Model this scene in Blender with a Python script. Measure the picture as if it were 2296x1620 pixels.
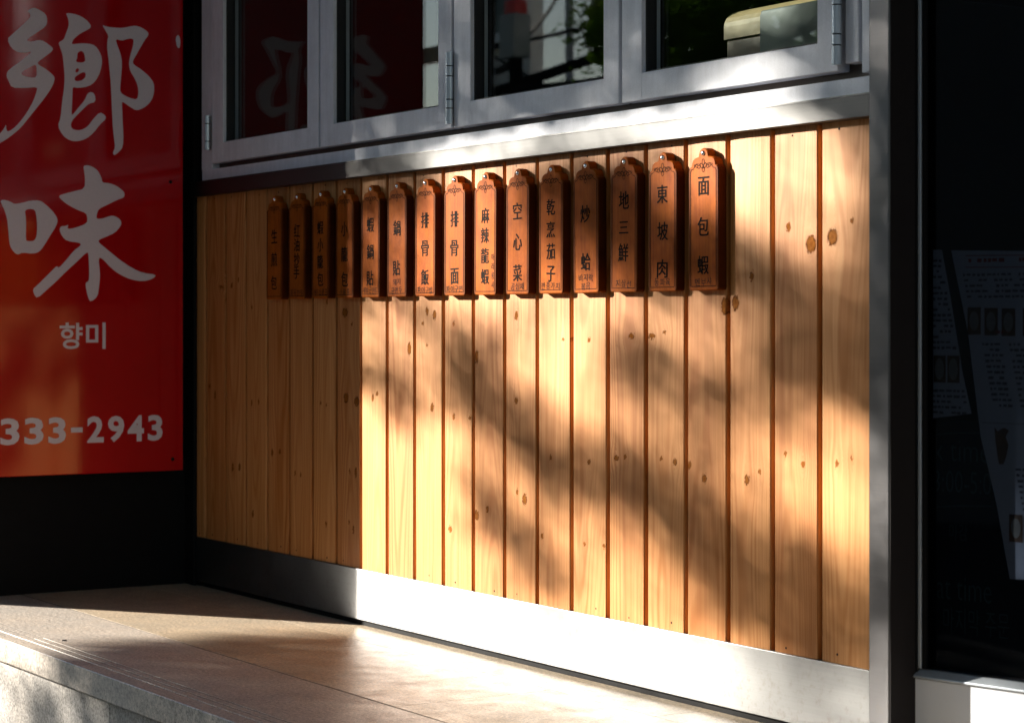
import bpy, bmesh, math, random
from mathutils import Vector, Matrix, Euler

# ------------------------------------------------------------------ scene
scene = bpy.context.scene
for o in list(bpy.data.objects):
    bpy.data.objects.remove(o)
COL = scene.collection
rnd = random.Random(7)

# ------------------------------------------------------------------ camera
VIEW_AZ = math.radians(32.378)          # angle between the plank wall and the line of sight
cd = bpy.data.cameras.new('camera')
cam = bpy.data.objects.new('camera', cd)
COL.objects.link(cam)
cam.location = (5.1977, -2.3349, 0.675)
cam.rotation_euler = (math.radians(90), 0, math.radians(90) - VIEW_AZ)
cd.sensor_width = 36.0
cd.lens = 4900 / 2296 * 36
cd.shift_y = -85 / 2296
cd.clip_start = 0.05
cd.clip_end = 600
cd.dof.use_dof = True
cd.dof.focus_distance = 4.25
cd.dof.aperture_fstop = 8.0
scene.camera = cam

# ------------------------------------------------------------------ sky and sun
SUN = Vector((0.7684, 0.5609, -0.3082)).normalized()    # the way the sunlight travels
world = bpy.data.worlds.new('World')
scene.world = world
world.use_nodes = True
wn = world.node_tree
sky = wn.nodes.new('ShaderNodeTexSky')
sky.sky_type = 'NISHITA'
sky.sun_disc = False
sky.dust_density = 0.1
sky.air_density = 1.0
sky.sun_elevation = math.asin(-SUN.z)
sky.sun_rotation = math.atan2(-SUN.x, -SUN.y)
bg = wn.nodes['Background']
bg.inputs['Strength'].default_value = 0.055
wn.links.new(sky.outputs[0], bg.inputs['Color'])
sd = bpy.data.lights.new('sun', 'SUN')
sd.energy = 5.0
sd.angle = math.radians(0.5)
sd.color = (1.0, 0.93, 0.82)
sun = bpy.data.objects.new('sun', sd)
COL.objects.link(sun)
sun.location = (-8, -6, 6)
sun.rotation_euler = SUN.to_track_quat('-Z', 'Y').to_euler()

vs = scene.view_settings
vs.view_transform = 'Standard'
vs.look = 'None'
vs.gamma = 1.0
vs.use_curve_mapping = False
vs.exposure = 2.25
scene.render.engine = 'CYCLES'
scene.cycles.use_denoising = True
scene.cycles.max_bounces = 8
scene.cycles.transparent_max_bounces = 12
scene.cycles.caustics_reflective = False
scene.cycles.caustics_refractive = False


# ------------------------------------------------------------------ node helpers
class NT:
    def __init__(s, tree):
        s.t = tree

    def node(s, typ, **kw):
        n = s.t.nodes.new(typ)
        for k, v in kw.items():
            setattr(n, k, v)
        return n

    def put(s, sock, v):
        if v is None:
            return
        if isinstance(v, bpy.types.NodeSocket):
            s.t.links.new(v, sock)
        else:
            sock.default_value = v

    def m(s, op, a, b=None, c=None, clamp=False):
        n = s.node('ShaderNodeMath', operation=op, use_clamp=clamp)
        s.put(n.inputs[0], a)
        s.put(n.inputs[1], b)
        s.put(n.inputs[2], c)
        return n.outputs[0]

    def mix(s, f, a, b, blend='MIX'):
        n = s.node('ShaderNodeMix', data_type='RGBA', blend_type=blend)
        s.put(n.inputs[0], f)
        s.put(n.inputs[6], a)
        s.put(n.inputs[7], b)
        return n.outputs[2]

    def xyz(s, v):
        n = s.node('ShaderNodeSeparateXYZ')
        s.put(n.inputs[0], v)
        return n.outputs

    def vec(s, x, y, z):
        n = s.node('ShaderNodeCombineXYZ')
        s.put(n.inputs[0], x)
        s.put(n.inputs[1], y)
        s.put(n.inputs[2], z)
        return n.outputs[0]

    def noise(s, v, scale, detail=3, rough=0.5):
        n = s.node('ShaderNodeTexNoise')
        s.put(n.inputs['Vector'], v)
        n.inputs['Scale'].default_value = scale
        n.inputs['Detail'].default_value = detail
        n.inputs['Roughness'].default_value = rough
        return n.outputs[0]

    def range(s, v, a, b, c=0.0, d=1.0, smooth=False):
        n = s.node('ShaderNodeMapRange')
        if smooth:
            n.interpolation_type = 'SMOOTHSTEP'
        s.put(n.inputs[0], v)
        for i, q in enumerate((a, b, c, d)):
            n.inputs[1 + i].default_value = q
        return n.outputs[0]

    def obj(s):
        return s.node('ShaderNodeTexCoord').outputs['Object']

    def geo(s):
        return s.node('ShaderNodeNewGeometry').outputs['Position']

    def bump(s, h, strength, dist):
        n = s.node('ShaderNodeBump')
        n.inputs['Strength'].default_value = strength
        n.inputs['Distance'].default_value = dist
        s.put(n.inputs['Height'], h)
        return n.outputs[0]


def rgb(r, g, b):
    return (r, g, b, 1.0)


def new_mat(name):
    m = bpy.data.materials.new(name)
    m.use_nodes = True
    p = m.node_tree.nodes['Principled BSDF']
    return m, NT(m.node_tree), p


def plain(name, col, rough=0.5, metal=0.0, var=0.08, scale=30.0, spec=0.5, bump=0.0, coat=0.0):
    """base colour with a little cloudy variation and fine relief"""
    m, n, p = new_mat(name)
    v = n.geo()
    a = n.noise(v, scale, 4, 0.6)
    f = n.range(a, 0.25, 0.75, 1 - var, 1 + var)
    c = n.mix(1.0, rgb(*col), n.vec(f, f, f), 'MULTIPLY')
    n.put(p.inputs['Base Color'], c)
    p.inputs['Metallic'].default_value = metal
    p.inputs['Specular IOR Level'].default_value = spec
    p.inputs['Coat Weight'].default_value = coat
    b = n.noise(v, scale * 2.3, 3, 0.6)
    n.put(p.inputs['Roughness'], n.range(b, 0.2, 0.8, max(0.02, rough - 0.06), rough + 0.06))
    if bump:
        n.put(p.inputs['Normal'], n.bump(a, 0.5, bump))
    return m


# ------------------------------------------------------------------ mesh helpers
class MB:
    """collects shapes for ONE mesh object"""

    def __init__(s):
        s.bm = bmesh.new()

    def box(s, x0, x1, y0, y1, z0, z1, bevel=0.0):
        b = s.bm if not bevel else bmesh.new()
        r = bmesh.ops.create_cube(b, size=1.0)
        for v in r['verts']:
            v.co = Vector(((x0 + x1) / 2 + v.co.x * (x1 - x0), (y0 + y1) / 2 + v.co.y * (y1 - y0), (z0 + z1) / 2 + v.co.z * (z1 - z0)))
        if bevel:
            bmesh.ops.bevel(b, geom=b.edges[:], offset=bevel, segments=2, affect='EDGES', profile=0.5)
            s.take(b)
        return s

    def take(s, b):
        me = bpy.data.meshes.new('tmp')
        b.to_mesh(me)
        b.free()
        s.bm.from_mesh(me)
        bpy.data.meshes.remove(me)

    def poly(s, pts):
        vs_ = [s.bm.verts.new(p) for p in pts]
        return s.bm.faces.new(vs_)

    def prism(s, ring_a, ring_b, caps=True):
        va = [s.bm.verts.new(p) for p in ring_a]
        vb = [s.bm.verts.new(p) for p in ring_b]
        k = len(va)
        for i in range(k):
            s.bm.faces.new((va[i], va[(i + 1) % k], vb[(i + 1) % k], vb[i]))
        if caps:
            s.bm.faces.new(va[::-1])
            s.bm.faces.new(vb)
        return s

    def tube(s, pts, radii, seg=8, caps=True):
        pts = [Vector(p) for p in pts]
        if not hasattr(radii, '__len__'):
            radii = [radii] * len(pts)
        rings = []
        for i, p in enumerate(pts):
            d = (pts[min(i + 1, len(pts) - 1)] - pts[max(i - 1, 0)]).normalized()
            a = d.orthogonal().normalized() if abs(d.z) > 0.9 else d.cross(Vector((0, 0, 1))).normalized()
            if abs(d.z) > 0.9:
                a = d.cross(Vector((0, 1, 0))).normalized()
            b = d.cross(a)
            rings.append([s.bm.verts.new(p + (a * math.cos(t) + b * math.sin(t)) * radii[i]) for t in [2 * math.pi * k / seg for k in range(seg)]])
        for q in range(len(rings) - 1):
            for k in range(seg):
                s.bm.faces.new((rings[q][k], rings[q][(k + 1) % seg], rings[q + 1][(k + 1) % seg], rings[q + 1][k]))
        if caps:
            s.bm.faces.new(rings[0][::-1])
            s.bm.faces.new(rings[-1])
        return s

    def ribbon(s, pts, w, to3d, closed=False):
        """flat stroke of width w along 2-D points"""
        k = len(pts)
        L, R = [], []
        for i, p in enumerate(pts):
            a = pts[i - 1] if (i > 0 or closed) else p
            b = pts[(i + 1) % k] if (i < k - 1 or closed) else p
            dx, dy = b[0] - a[0], b[1] - a[1]
            l = math.hypot(dx, dy) or 1
            nx, ny = -dy / l * w / 2, dx / l * w / 2
            L.append(s.bm.verts.new(to3d(p[0] + nx, p[1] + ny)))
            R.append(s.bm.verts.new(to3d(p[0] - nx, p[1] - ny)))
        for i in range(k if closed else k - 1):
            j = (i + 1) % k
            s.bm.faces.new((R[i], R[j], L[j], L[i]))
        return s

    def mesh(s, name, mat, smooth=False):
        me = bpy.data.meshes.new(name)
        bmesh.ops.recalc_face_normals(s.bm, faces=s.bm.faces[:])
        s.bm.to_mesh(me)
        s.bm.free()
        for m_ in (mat if isinstance(mat, (list, tuple)) else [mat]):
            me.materials.append(m_)
        if smooth:
            for f in me.polygons:
                f.use_smooth = True
        return me

    def build(s, name, mat, parent=None, smooth=False, loc=None):
        return link(name, s.mesh(name, mat, smooth), parent, loc)


def link(name, data, parent=None, loc=None):
    o = bpy.data.objects.new(name, data)
    COL.objects.link(o)
    if parent is not None:
        o.parent = parent
    if loc is not None:
        o.location = loc
    return o


def thing(name, label, cat, loc=(0, 0, 0), group=None, kind='thing'):
    o = bpy.data.objects.new(name, None)
    o.empty_display_size = 0.1
    COL.objects.link(o)
    o.location = loc
    return tag(o, label, cat, group, kind)


def tag(o, label=None, cat=None, group=None, kind=None):
    if label:
        o['label'] = label
    if cat:
        o['category'] = cat
    if group:
        o['group'] = group
    if kind:
        o['kind'] = kind
    return o


def copy_part(o, parent):
    c = o.copy()
    COL.objects.link(c)
    c.parent = parent
    return c


# flat lettering: a text curve turned into a mesh, local x to the right, y up
GLYPHS = {}


def glyph_mesh(text, size, offset=0.0, extrude=0.0, shear=0.0, spacing=1.0):
    key = (text, size, offset, extrude, shear, spacing)
    if key in GLYPHS:
        return GLYPHS[key]
    c = bpy.data.curves.new('tmp_text', 'FONT')
    c.body = text
    c.size = size
    c.offset = offset
    c.extrude = extrude
    c.shear = shear
    c.space_character = spacing
    c.resolution_u = 3
    o = bpy.data.objects.new('tmp_text', c)
    COL.objects.link(o)
    dg = bpy.context.evaluated_depsgraph_get()
    dg.update()
    me = bpy.data.meshes.new_from_object(o.evaluated_get(dg))
    vs_ = [v.co.copy() for v in me.vertices]
    fs = [tuple(p.vertices) for p in me.polygons]
    bpy.data.objects.remove(o)
    bpy.data.curves.remove(c)
    bpy.data.meshes.remove(me)
    GLYPHS[key] = (vs_, fs)
    return GLYPHS[key]


def add_text(mb, text, x, y, w, h, to3d, size=1.0, offset=0.0, rot=0.0, bold=0.0):
    """fit text into a w x h box centred on (x, y); h None keeps proportions"""
    vs_, fs = glyph_mesh(text, size, offset)
    x0 = min(v.x for v in vs_); x1 = max(v.x for v in vs_)
    y0 = min(v.y for v in vs_); y1 = max(v.y for v in vs_)
    sx = w / (x1 - x0)
    sy = sx if h is None else h / (y1 - y0)
    ca, sa = math.cos(rot), math.sin(rot)
    for sh in ((0.0,) if not bold else (-bold, 0.0, bold)):
        nv = []
        for v in vs_:
            a = (v.x - (x0 + x1) / 2) * sx + sh
            b = (v.y - (y0 + y1) / 2) * sy + abs(sh) * .5
            q_ = Vector(to3d(x + a * ca - b * sa, y + a * sa + b * ca))
            if bold:
                q_.y -= 6e-5 * (1 + sh / bold)
            nv.append(mb.bm.verts.new(q_))
        for f in fs:
            try:
                mb.bm.faces.new([nv[i] for i in f])
            except ValueError:
                pass


def outline_mesh(mb, loops, to3d):
    """filled outline with holes (first loop outer)"""
    c = bpy.data.curves.new('tmp_outline', 'CURVE')
    c.dimensions = '2D'
    c.fill_mode = 'BOTH'
    for lp in loops:
        sp = c.splines.new('POLY')
        sp.points.add(len(lp) - 1)
        for i, (a, b) in enumerate(lp):
            sp.points[i].co = (a, b, 0, 1)
        sp.use_cyclic_u = True
    o = bpy.data.objects.new('tmp_outline', c)
    COL.objects.link(o)
    dg = bpy.context.evaluated_depsgraph_get()
    dg.update()
    me = bpy.data.meshes.new_from_object(o.evaluated_get(dg))
    nv = [mb.bm.verts.new(to3d(v.co.x, v.co.y)) for v in me.vertices]
    for p in me.polygons:
        try:
            mb.bm.faces.new([nv[i] for i in p.vertices])
        except ValueError:
            pass
    bpy.data.objects.remove(o)
    bpy.data.curves.remove(c)
    bpy.data.meshes.remove(me)


def smooth_loop(lp, it=1):
    for _ in range(it):
        out = []
        k = len(lp)
        for i in range(k):
            a, b = lp[i], lp[(i + 1) % k]
            out.append((a[0] * .75 + b[0] * .25, a[1] * .75 + b[1] * .25))
            out.append((a[0] * .25 + b[0] * .75, a[1] * .25 + b[1] * .75))
        lp = out
    return lp


# ------------------------------------------------------------------ materials
def brushed(name, col, rough, aniso, metal=1.0, streak=0.05, dirt=0.0):
    m, n, p = new_mat(name)
    v = n.xyz(n.geo())
    st = n.noise(n.vec(n.m('MULTIPLY', v[0], 3), v[1], n.m('MULTIPLY', v[2], 420)), 1.0, 3, 0.6)
    cl = n.noise(n.geo(), 9.0, 4, 0.6)
    f = n.m('ADD', n.range(st, 0.3, 0.7, 1 - streak, 1 + streak), n.range(cl, 0.3, 0.7, -0.10, 0.06))
    bc = n.mix(1.0, rgb(*col), n.vec(f, f, f), 'MULTIPLY')
    if dirt:
        sp = n.noise(n.geo(), 70, 5, 0.75)
        low = n.range(v[2], 0.01, 0.13, 1.0, 0.25)
        dm = n.m('MULTIPLY', n.range(sp, 0.52, 0.72, 0.0, 1.0), n.m('MULTIPLY', low, dirt))
        bc = n.mix(dm, bc, rgb(0.10, 0.085, 0.07))
    n.put(p.inputs['Base Color'], bc)
    n.put(p.inputs['Roughness'], n.range(cl, 0.25, 0.75, rough - 0.06, rough + 0.08))
    p.inputs['Metallic'].default_value = metal
    p.inputs['Anisotropic'].default_value = aniso
    p.inputs['Anisotropic Rotation'].default_value = 0.25
    t = n.node('ShaderNodeTangent', direction_type='RADIAL', axis='Z')
    n.put(p.inputs['Tangent'], t.outputs[0])
    n.put(p.inputs['Normal'], n.bump(st, 0.25, 0.0004))
    return m


M = {}
M['steel'] = brushed('brushed_steel', (0.075, 0.075, 0.074), 0.48, 0.5)
M['post_steel'] = brushed('post_steel', (0.085, 0.083, 0.085), 0.34, 0.3, dirt=0.6)
M['skirting'] = brushed('steel_sheet', (0.16, 0.16, 0.158), 0.46, 0.3, dirt=0.8)
def mat_frame():
    m, n, p = new_mat('silver_paint')
    v = n.xyz(n.geo())
    st = n.noise(n.vec(n.m('MULTIPLY', v[0], 38), v[1], n.m('MULTIPLY', v[2], 5)), 1.0, 4, 0.65)
    cl = n.noise(n.geo(), 14, 4, 0.65)
    fi = n.noise(n.geo(), 420, 2, 0.6)
    f = n.m('MULTIPLY', n.range(st, 0.35, 0.75, 1.03, 0.86), n.range(cl, 0.3, 0.75, 1.04, 0.88))
    f = n.m('MULTIPLY', f, n.range(fi, 0.3, 0.7, 0.95, 1.05))
    n.put(p.inputs['Base Color'], n.mix(1.0, rgb(0.74, 0.77, 0.85), n.vec(f, f, f), 'MULTIPLY'))
    n.put(p.inputs['Roughness'], n.range(cl, 0.3, 0.7, 0.36, 0.52))
    n.put(p.inputs['Normal'], n.bump(fi, 0.2, 0.0003))
    return m


M['frame'] = mat_frame()
M['hinge'] = plain('hinge_metal', (0.50, 0.55, 0.60), 0.38, 0.6, 0.06, 60)
M['gasket'] = plain('black_rubber', (0.012, 0.012, 0.013), 0.55)
M['dark'] = plain('black_paint', (0.006, 0.006, 0.0065), 0.7, spec=0.08)
M['corner'] = plain('black_trim', (0.006, 0.006, 0.0065), 0.7, spec=0.1)
M['seal'] = plain('brown_weatherstrip', (0.05, 0.03, 0.02), 0.45)
M['side_shade'] = plain('post_side_shade', (0.016, 0.013, 0.013), 0.6, spec=0.15)
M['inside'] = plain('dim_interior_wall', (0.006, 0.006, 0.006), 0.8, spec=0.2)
M['nail'] = plain('nail_metal', (0.80, 0.80, 0.78), 0.22, 1.0, 0.02)
M['ink'] = plain('burnt_black', (0.010, 0.006, 0.004), 0.8, spec=0.04)
M['marker'] = plain('marker_black', (0.020, 0.014, 0.012), 0.8, spec=0.05)
M['engrave'] = plain('burnt_brown', (0.030, 0.010, 0.004), 0.8, spec=0.05)
M['white_panel'] = plain('white_enamel', (0.66, 0.69, 0.74), 0.35, 0.0, 0.04, 12)
M['letter'] = plain('white_vinyl', (0.60, 0.55, 0.62), 0.55, 0.0, 0.05, 200)
M['paper'] = plain('menu_paper', (0.55, 0.58, 0.62), 0.7, 0.0, 0.05, 30)
M['print'] = plain('print_black', (0.13, 0.13, 0.14), 0.7)
M['print_red'] = plain('print_red', (0.35, 0.05, 0.03), 0.7)
M['photo_brown'] = plain('printed_dish_brown', (0.16, 0.08, 0.035), 0.7, var=0.5, scale=160)
M['photo_pale'] = plain('printed_plate', (0.34, 0.32, 0.26), 0.7, var=0.2, scale=200)
M['board'] = plain('blackboard', (0.010, 0.011, 0.012), 0.5, spec=0.3)
M['chalk'] = plain('green_chalk', (0.08, 0.16, 0.145), 0.8)
M['beige'] = plain('beige_leatherette', (0.30, 0.235, 0.11), 0.6, 0.0, 0.12, 40)
M['brown'] = plain('brown_wood_stain', (0.10, 0.055, 0.022), 0.5, 0.0, 0.2, 30)
M['greygreen'] = plain('grey_green_laminate', (0.07, 0.10, 0.085), 0.5)
M['bark'] = plain('bark', (0.09, 0.07, 0.05), 0.9, 0.0, 0.35, 25, bump=0.01)
M['facade'] = plain('pale_plaster', (0.80, 0.78, 0.73), 0.85, 0.0, 0.08, 3)
M['sky_blocker'] = plain('grey_render', (0.48, 0.47, 0.46), 0.85, 0.0, 0.08, 2)
M['facade_blue'] = plain('bluish_curtain', (0.42, 0.50, 0.52), 0.8, 0.0, 0.2, 6)
M['trim'] = plain('white_sill', (0.72, 0.74, 0.76), 0.6)
M['darkglass'] = plain('dark_window', (0.012, 0.03, 0.026), 0.15)
M['pipe'] = plain('drainpipe_grey', (0.34, 0.36, 0.40), 0.5)
M['pole'] = plain('pole_dark', (0.012, 0.011, 0.011), 0.9, spec=0.03)
M['red_cap'] = plain('red_plastic', (0.55, 0.03, 0.03), 0.4)
M['greyplastic'] = plain('grey_plastic', (0.25, 0.28, 0.28), 0.5)
M['canopy'] = plain('pale_canopy', (0.34, 0.34, 0.36), 0.8)


def mat_sign():
    m, n, p = new_mat('red_acrylic')
    v = n.geo()
    a = n.noise(v, 5, 4, 0.6)
    n.put(p.inputs['Base Color'], n.mix(n.range(a, 0.3, 0.7), rgb(0.36, 0.0015, 0.004), rgb(0.42, 0.002, 0.006)))
    w = n.xyz(v)
    h = n.noise(n.vec(w[0], n.m('MULTIPLY', w[1], 14), n.m('MULTIPLY', w[2], 1.2)), 9, 2, 0.5)
    n.put(p.inputs['Roughness'], n.range(n.noise(v, 40, 4, 0.7), 0.3, 0.7, 0.06, 0.10))
    p.inputs['Specular IOR Level'].default_value = 0.5
    n.put(p.inputs['Normal'], n.bump(h, 0.04, 0.001))
    return m


M['sign'] = mat_sign()


def mat_granite(name, base, rough, speck=0.8, scale=1.0):
    m, n, p = new_mat(name)
    v = n.geo()
    a = n.noise(v, 150 * scale, 4, 0.8)
    b = n.noise(v, 900 * scale, 2, 0.7)
    c = n.noise(v, 3.2, 5, 0.65)
    s = n.noise(v, 18, 5, 0.7)
    oi = n.node('ShaderNodeObjectInfo').outputs['Random']
    f = n.m('ADD', n.range(a, 0.3, 0.7, 1 - speck, 1 + speck), n.range(b, 0.3, 0.7, -speck * .6, speck * .6))
    f = n.m('MULTIPLY', f, n.range(c, 0.3, 0.7, 0.84, 1.10))
    f = n.m('MULTIPLY', f, n.range(s, 0.35, 0.75, 1.05, 0.86))
    f = n.m('MULTIPLY', f, n.range(oi, 0, 1, 0.95, 1.05))
    warm = n.mix(n.range(c, 0.35, 0.7), rgb(*base), rgb(base[0] * 1.05, base[1] * 0.97, base[2] * 0.88))
    wear = n.noise(n.vec(n.m('MULTIPLY', n.xyz(v)[0], 9), n.m('MULTIPLY', n.xyz(v)[1], 30), n.xyz(v)[2]), 1.0, 5, 0.75)
    f = n.m('MULTIPLY', f, n.range(wear, 0.55, 0.8, 1.0, 0.72))
    spot = n.noise(v, 75, 2, 0.5)
    f = n.m('MULTIPLY', f, n.range(spot, 0.70, 0.76, 1.0, 0.55))
    n.put(p.inputs['Base Color'], n.mix(1.0, warm, n.vec(f, f, f), 'MULTIPLY'))
    n.put(p.inputs['Roughness'], n.m('ADD', n.range(s, 0.3, 0.7, rough - 0.06, rough + 0.10), n.range(a, 0.3, 0.7, -0.05, 0.05)))
    n.put(p.inputs['Normal'], n.bump(n.m('ADD', a, n.m('MULTIPLY', s, 0.6)), 0.35, 0.0012))
    return m


M['tile'] = mat_granite('granite_tile', (0.385, 0.325, 0.25), 0.38)
M['nosing'] = mat_granite('granite_nosing', (0.39, 0.352, 0.315), 0.42)
M['riser'] = mat_granite('granite_riser', (0.33, 0.315, 0.30), 0.6)
M['grout'] = plain('grey_brown_grout', (0.15, 0.125, 0.10), 0.9)
M['asphalt'] = plain('asphalt', (0.07, 0.068, 0.066), 0.9, 0.0, 0.25, 90, bump=0.004)


def knot_group():
    g = bpy.data.node_groups.new('timber_knot', 'ShaderNodeTree')
    for nm, typ, io in (('X', 'NodeSocketFloat', 'INPUT'), ('Z', 'NodeSocketFloat', 'INPUT'), ('CX', 'NodeSocketFloat', 'INPUT'), ('CZ', 'NodeSocketFloat', 'INPUT'),
                        ('RX', 'NodeSocketFloat', 'INPUT'), ('RZ', 'NodeSocketFloat', 'INPUT'), ('Mask', 'NodeSocketFloat', 'INPUT'), ('Warp', 'NodeSocketFloat', 'INPUT'),
                        ('Mask', 'NodeSocketFloat', 'OUTPUT'), ('Warp', 'NodeSocketFloat', 'OUTPUT')):
        g.interface.new_socket(name=nm, in_out=io, socket_type=typ)
    n = NT(g)
    i = n.node('NodeGroupInput').outputs
    o = n.node('NodeGroupOutput').inputs
    dx = n.m('SUBTRACT', i['X'], i['CX'])
    dz = n.m('SUBTRACT', i['Z'], i['CZ'])
    ex = n.m('DIVIDE', dx, i['RX'])
    ez = n.m('DIVIDE', dz, i['RZ'])
    d2 = n.m('ADD', n.m('MULTIPLY', ex, ex), n.m('MULTIPLY', ez, ez))
    mask = n.range(d2, 0.0, 1.9, 1.0, 0.0)
    n.put(o['Mask'], n.m('MAXIMUM', i['Mask'], mask))
    fx = n.m('MULTIPLY', ex, 0.30)
    fz = n.m('MULTIPLY', ez, 0.16)
    fall = n.m('EXPONENT', n.m('MULTIPLY', n.m('ADD', n.m('MULTIPLY', fx, fx), n.m('MULTIPLY', fz, fz)), -1.0))
    n.put(o['Warp'], n.m('ADD', i['Warp'], n.m('MULTIPLY', n.m('MULTIPLY', dx, fall), -0.85)))
    return g


KG = knot_group()


def mat_pine(idx, knots):
    """knots: (x, z, rx, rz) in the plank's own metres"""
    m, n, p = new_mat('pine_board_%d' % idx)
    r = random.Random(100 + idx)
    P = n.xyz(n.obj())
    mask, warp = 0.0, 0.0
    wob = n.m('MULTIPLY', n.m('SUBTRACT', n.noise(n.obj(), 190, 2, .6), 0.5), 0.010)
    X = n.m('ADD', P[0], wob)
    Z = n.m('ADD', P[2], n.m('MULTIPLY', wob, 2.0))
    for k in knots:
        q = n.node('ShaderNodeGroup')
        q.node_tree = KG
        n.put(q.inputs['X'], X)
        n.put(q.inputs['Z'], Z)
        for nm, v in zip(('CX', 'CZ', 'RX', 'RZ'), k):
            q.inputs[nm].default_value = v
        n.put(q.inputs['Mask'], mask)
        n.put(q.inputs['Warp'], warp)
        mask, warp = q.outputs['Mask'], q.outputs['Warp']
    xw = n.m('ADD', P[0], warp)
    sd_ = r.uniform(0, 50)
    lowv = n.noise(n.vec(n.m('MULTIPLY', xw, 7), sd_, n.m('MULTIPLY', P[2], 1.1)), 1.0, 2, 0.5)
    # growth rings: flat-sawn arches down the middle, straight lines to the sides
    xc = n.m('SUBTRACT', xw, 0.06 + r.uniform(-.025, .025))
    q = n.m('ADD', n.m('MULTIPLY', n.m('MULTIPLY', xc, xc), r.uniform(5, 10)), n.m('MULTIPLY', P[2], r.choice((-1, 1)) * r.uniform(0.012, 0.035)))
    q = n.m('ADD', q, n.m('MULTIPLY', lowv, 0.055))
    ring = n.m('SINE', n.m('MULTIPLY', q, 2 * math.pi * r.uniform(130, 190)))
    ring = n.range(ring, -0.2, 1.0, 0.0, 1.0)
    amt = n.range(n.noise(n.vec(n.m('MULTIPLY', xw, 16), sd_ + 3, n.m('MULTIPLY', P[2], 0.9)), 1.0, 2, 0.5), 0.32, 0.68, 0.10, 0.95)
    fine = n.noise(n.vec(n.m('MULTIPLY', xw, 260), sd_, n.m('MULTIPLY', P[2], 5)), 1.0, 4, 0.65)
    med = n.noise(n.vec(n.m('MULTIPLY', xw, 45), sd_ + 9, n.m('MULTIPLY', P[2], 1.4)), 1.0, 3, 0.6)
    t = r.uniform(-.04, .05)
    pale = rgb(0.54 + t, 0.250 + t * .8, 0.088 + t * .4)
    deep = rgb(0.33 + t, 0.104 + t * .6, 0.013 + t * .2)
    c = n.mix(n.m('MULTIPLY', ring, amt), pale, deep)
    c = n.mix(n.range(fine, 0.40, 0.75, 0.0, 0.6), c, deep)
    c = n.mix(n.range(med, 0.4, 0.75, 0.0, 0.65), c, deep)
    # a darker halo of resin round each knot, then the knot itself with its dark rim
    c = n.mix(n.range(mask, 0.02, 0.42, 0.0, 0.55) if knots else 0.0, c, rgb(0.26, 0.085, 0.012)) if knots else c
    if knots:
        kr = n.range(mask, 0.22, 0.74, 0.0, 1.0, True)
        rr = n.range(n.m('SINE', n.m('MULTIPLY', mask, 34.0)), -1, 1, 0.6, 1.0)
        kr = n.m('MULTIPLY', kr, rr)
        rim = n.m('MULTIPLY', n.range(mask, 0.34, 0.50, 0.0, 1.0, True), n.range(mask, 0.54, 0.80, 1.0, 0.0, True))
        c = n.mix(n.m('MULTIPLY', kr, 0.72), c, n.mix(n.range(n.noise(n.obj(), 170, 2), .35, .65), rgb(0.12, 0.036, 0.008), rgb(0.20, 0.066, 0.015)))
        c = n.mix(n.m('MULTIPLY', rim, n.range(n.noise(n.obj(), 160, 2), .35, .6, .25, .85)), c, rgb(0.055, 0.020, 0.008))
    n.put(p.inputs['Base Color'], c)
    n.put(p.inputs['Roughness'], n.range(med, 0.3, 0.7, 0.42, 0.52))
    if knots:
        n.put(p.inputs['Specular IOR Level'], n.range(mask, 0.3, 0.5, 0.22, 0.0))
    else:
        p.inputs['Specular IOR Level'].default_value = 0.22
    h = n.m('ADD', n.m('MULTIPLY', fine, 0.6), n.m('MULTIPLY', ring, -0.4))
    n.put(p.inputs['Normal'], n.bump(h, 0.3, 0.0006))
    return m


def mat_plaque():
    m, n, p = new_mat('stained_plaque_wood')
    P = n.xyz(n.obj())
    oi = n.node('ShaderNodeObjectInfo').outputs['Random']
    s_ = n.m('MULTIPLY', oi, 37.0)
    fine = n.noise(n.vec(n.m('MULTIPLY', P[0], 190), s_, n.m('MULTIPLY', P[2], 9)), 1.0, 4, 0.65)
    cl = n.noise(n.vec(n.m('MULTIPLY', P[0], 22), s_, n.m('MULTIPLY', P[2], 9)), 1.0, 3, 0.6)
    f = n.m('ADD', n.m('MULTIPLY', fine, 0.5), n.m('MULTIPLY', cl, 0.6))
    c = n.mix(n.range(f, 0.35, 0.75), rgb(0.39, 0.100, 0.008), rgb(0.22, 0.043, 0.004))
    tone = n.range(oi, 0, 1, 0.82, 1.12)
    big = n.noise(n.vec(n.m('MULTIPLY', P[0], 14), s_, n.m('MULTIPLY', P[2], 11)), 1.0, 4, 0.7)
    tone = n.m('MULTIPLY', tone, n.range(big, 0.3, 0.7, 0.72, 1.18))
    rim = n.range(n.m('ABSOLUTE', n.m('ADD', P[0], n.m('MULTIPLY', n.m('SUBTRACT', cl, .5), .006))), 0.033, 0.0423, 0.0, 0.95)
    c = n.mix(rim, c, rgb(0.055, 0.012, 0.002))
    n.put(p.inputs['Base Color'], n.mix(1.0, c, n.vec(tone, tone, tone), 'MULTIPLY'))
    n.put(p.inputs['Roughness'], n.range(cl, 0.3, 0.7, 0.36, 0.5))
    p.inputs['Specular IOR Level'].default_value = 0.035
    n.put(p.inputs['Normal'], n.bump(fine, 0.3, 0.0006))
    return m


M['plaque'] = mat_plaque()


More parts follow.
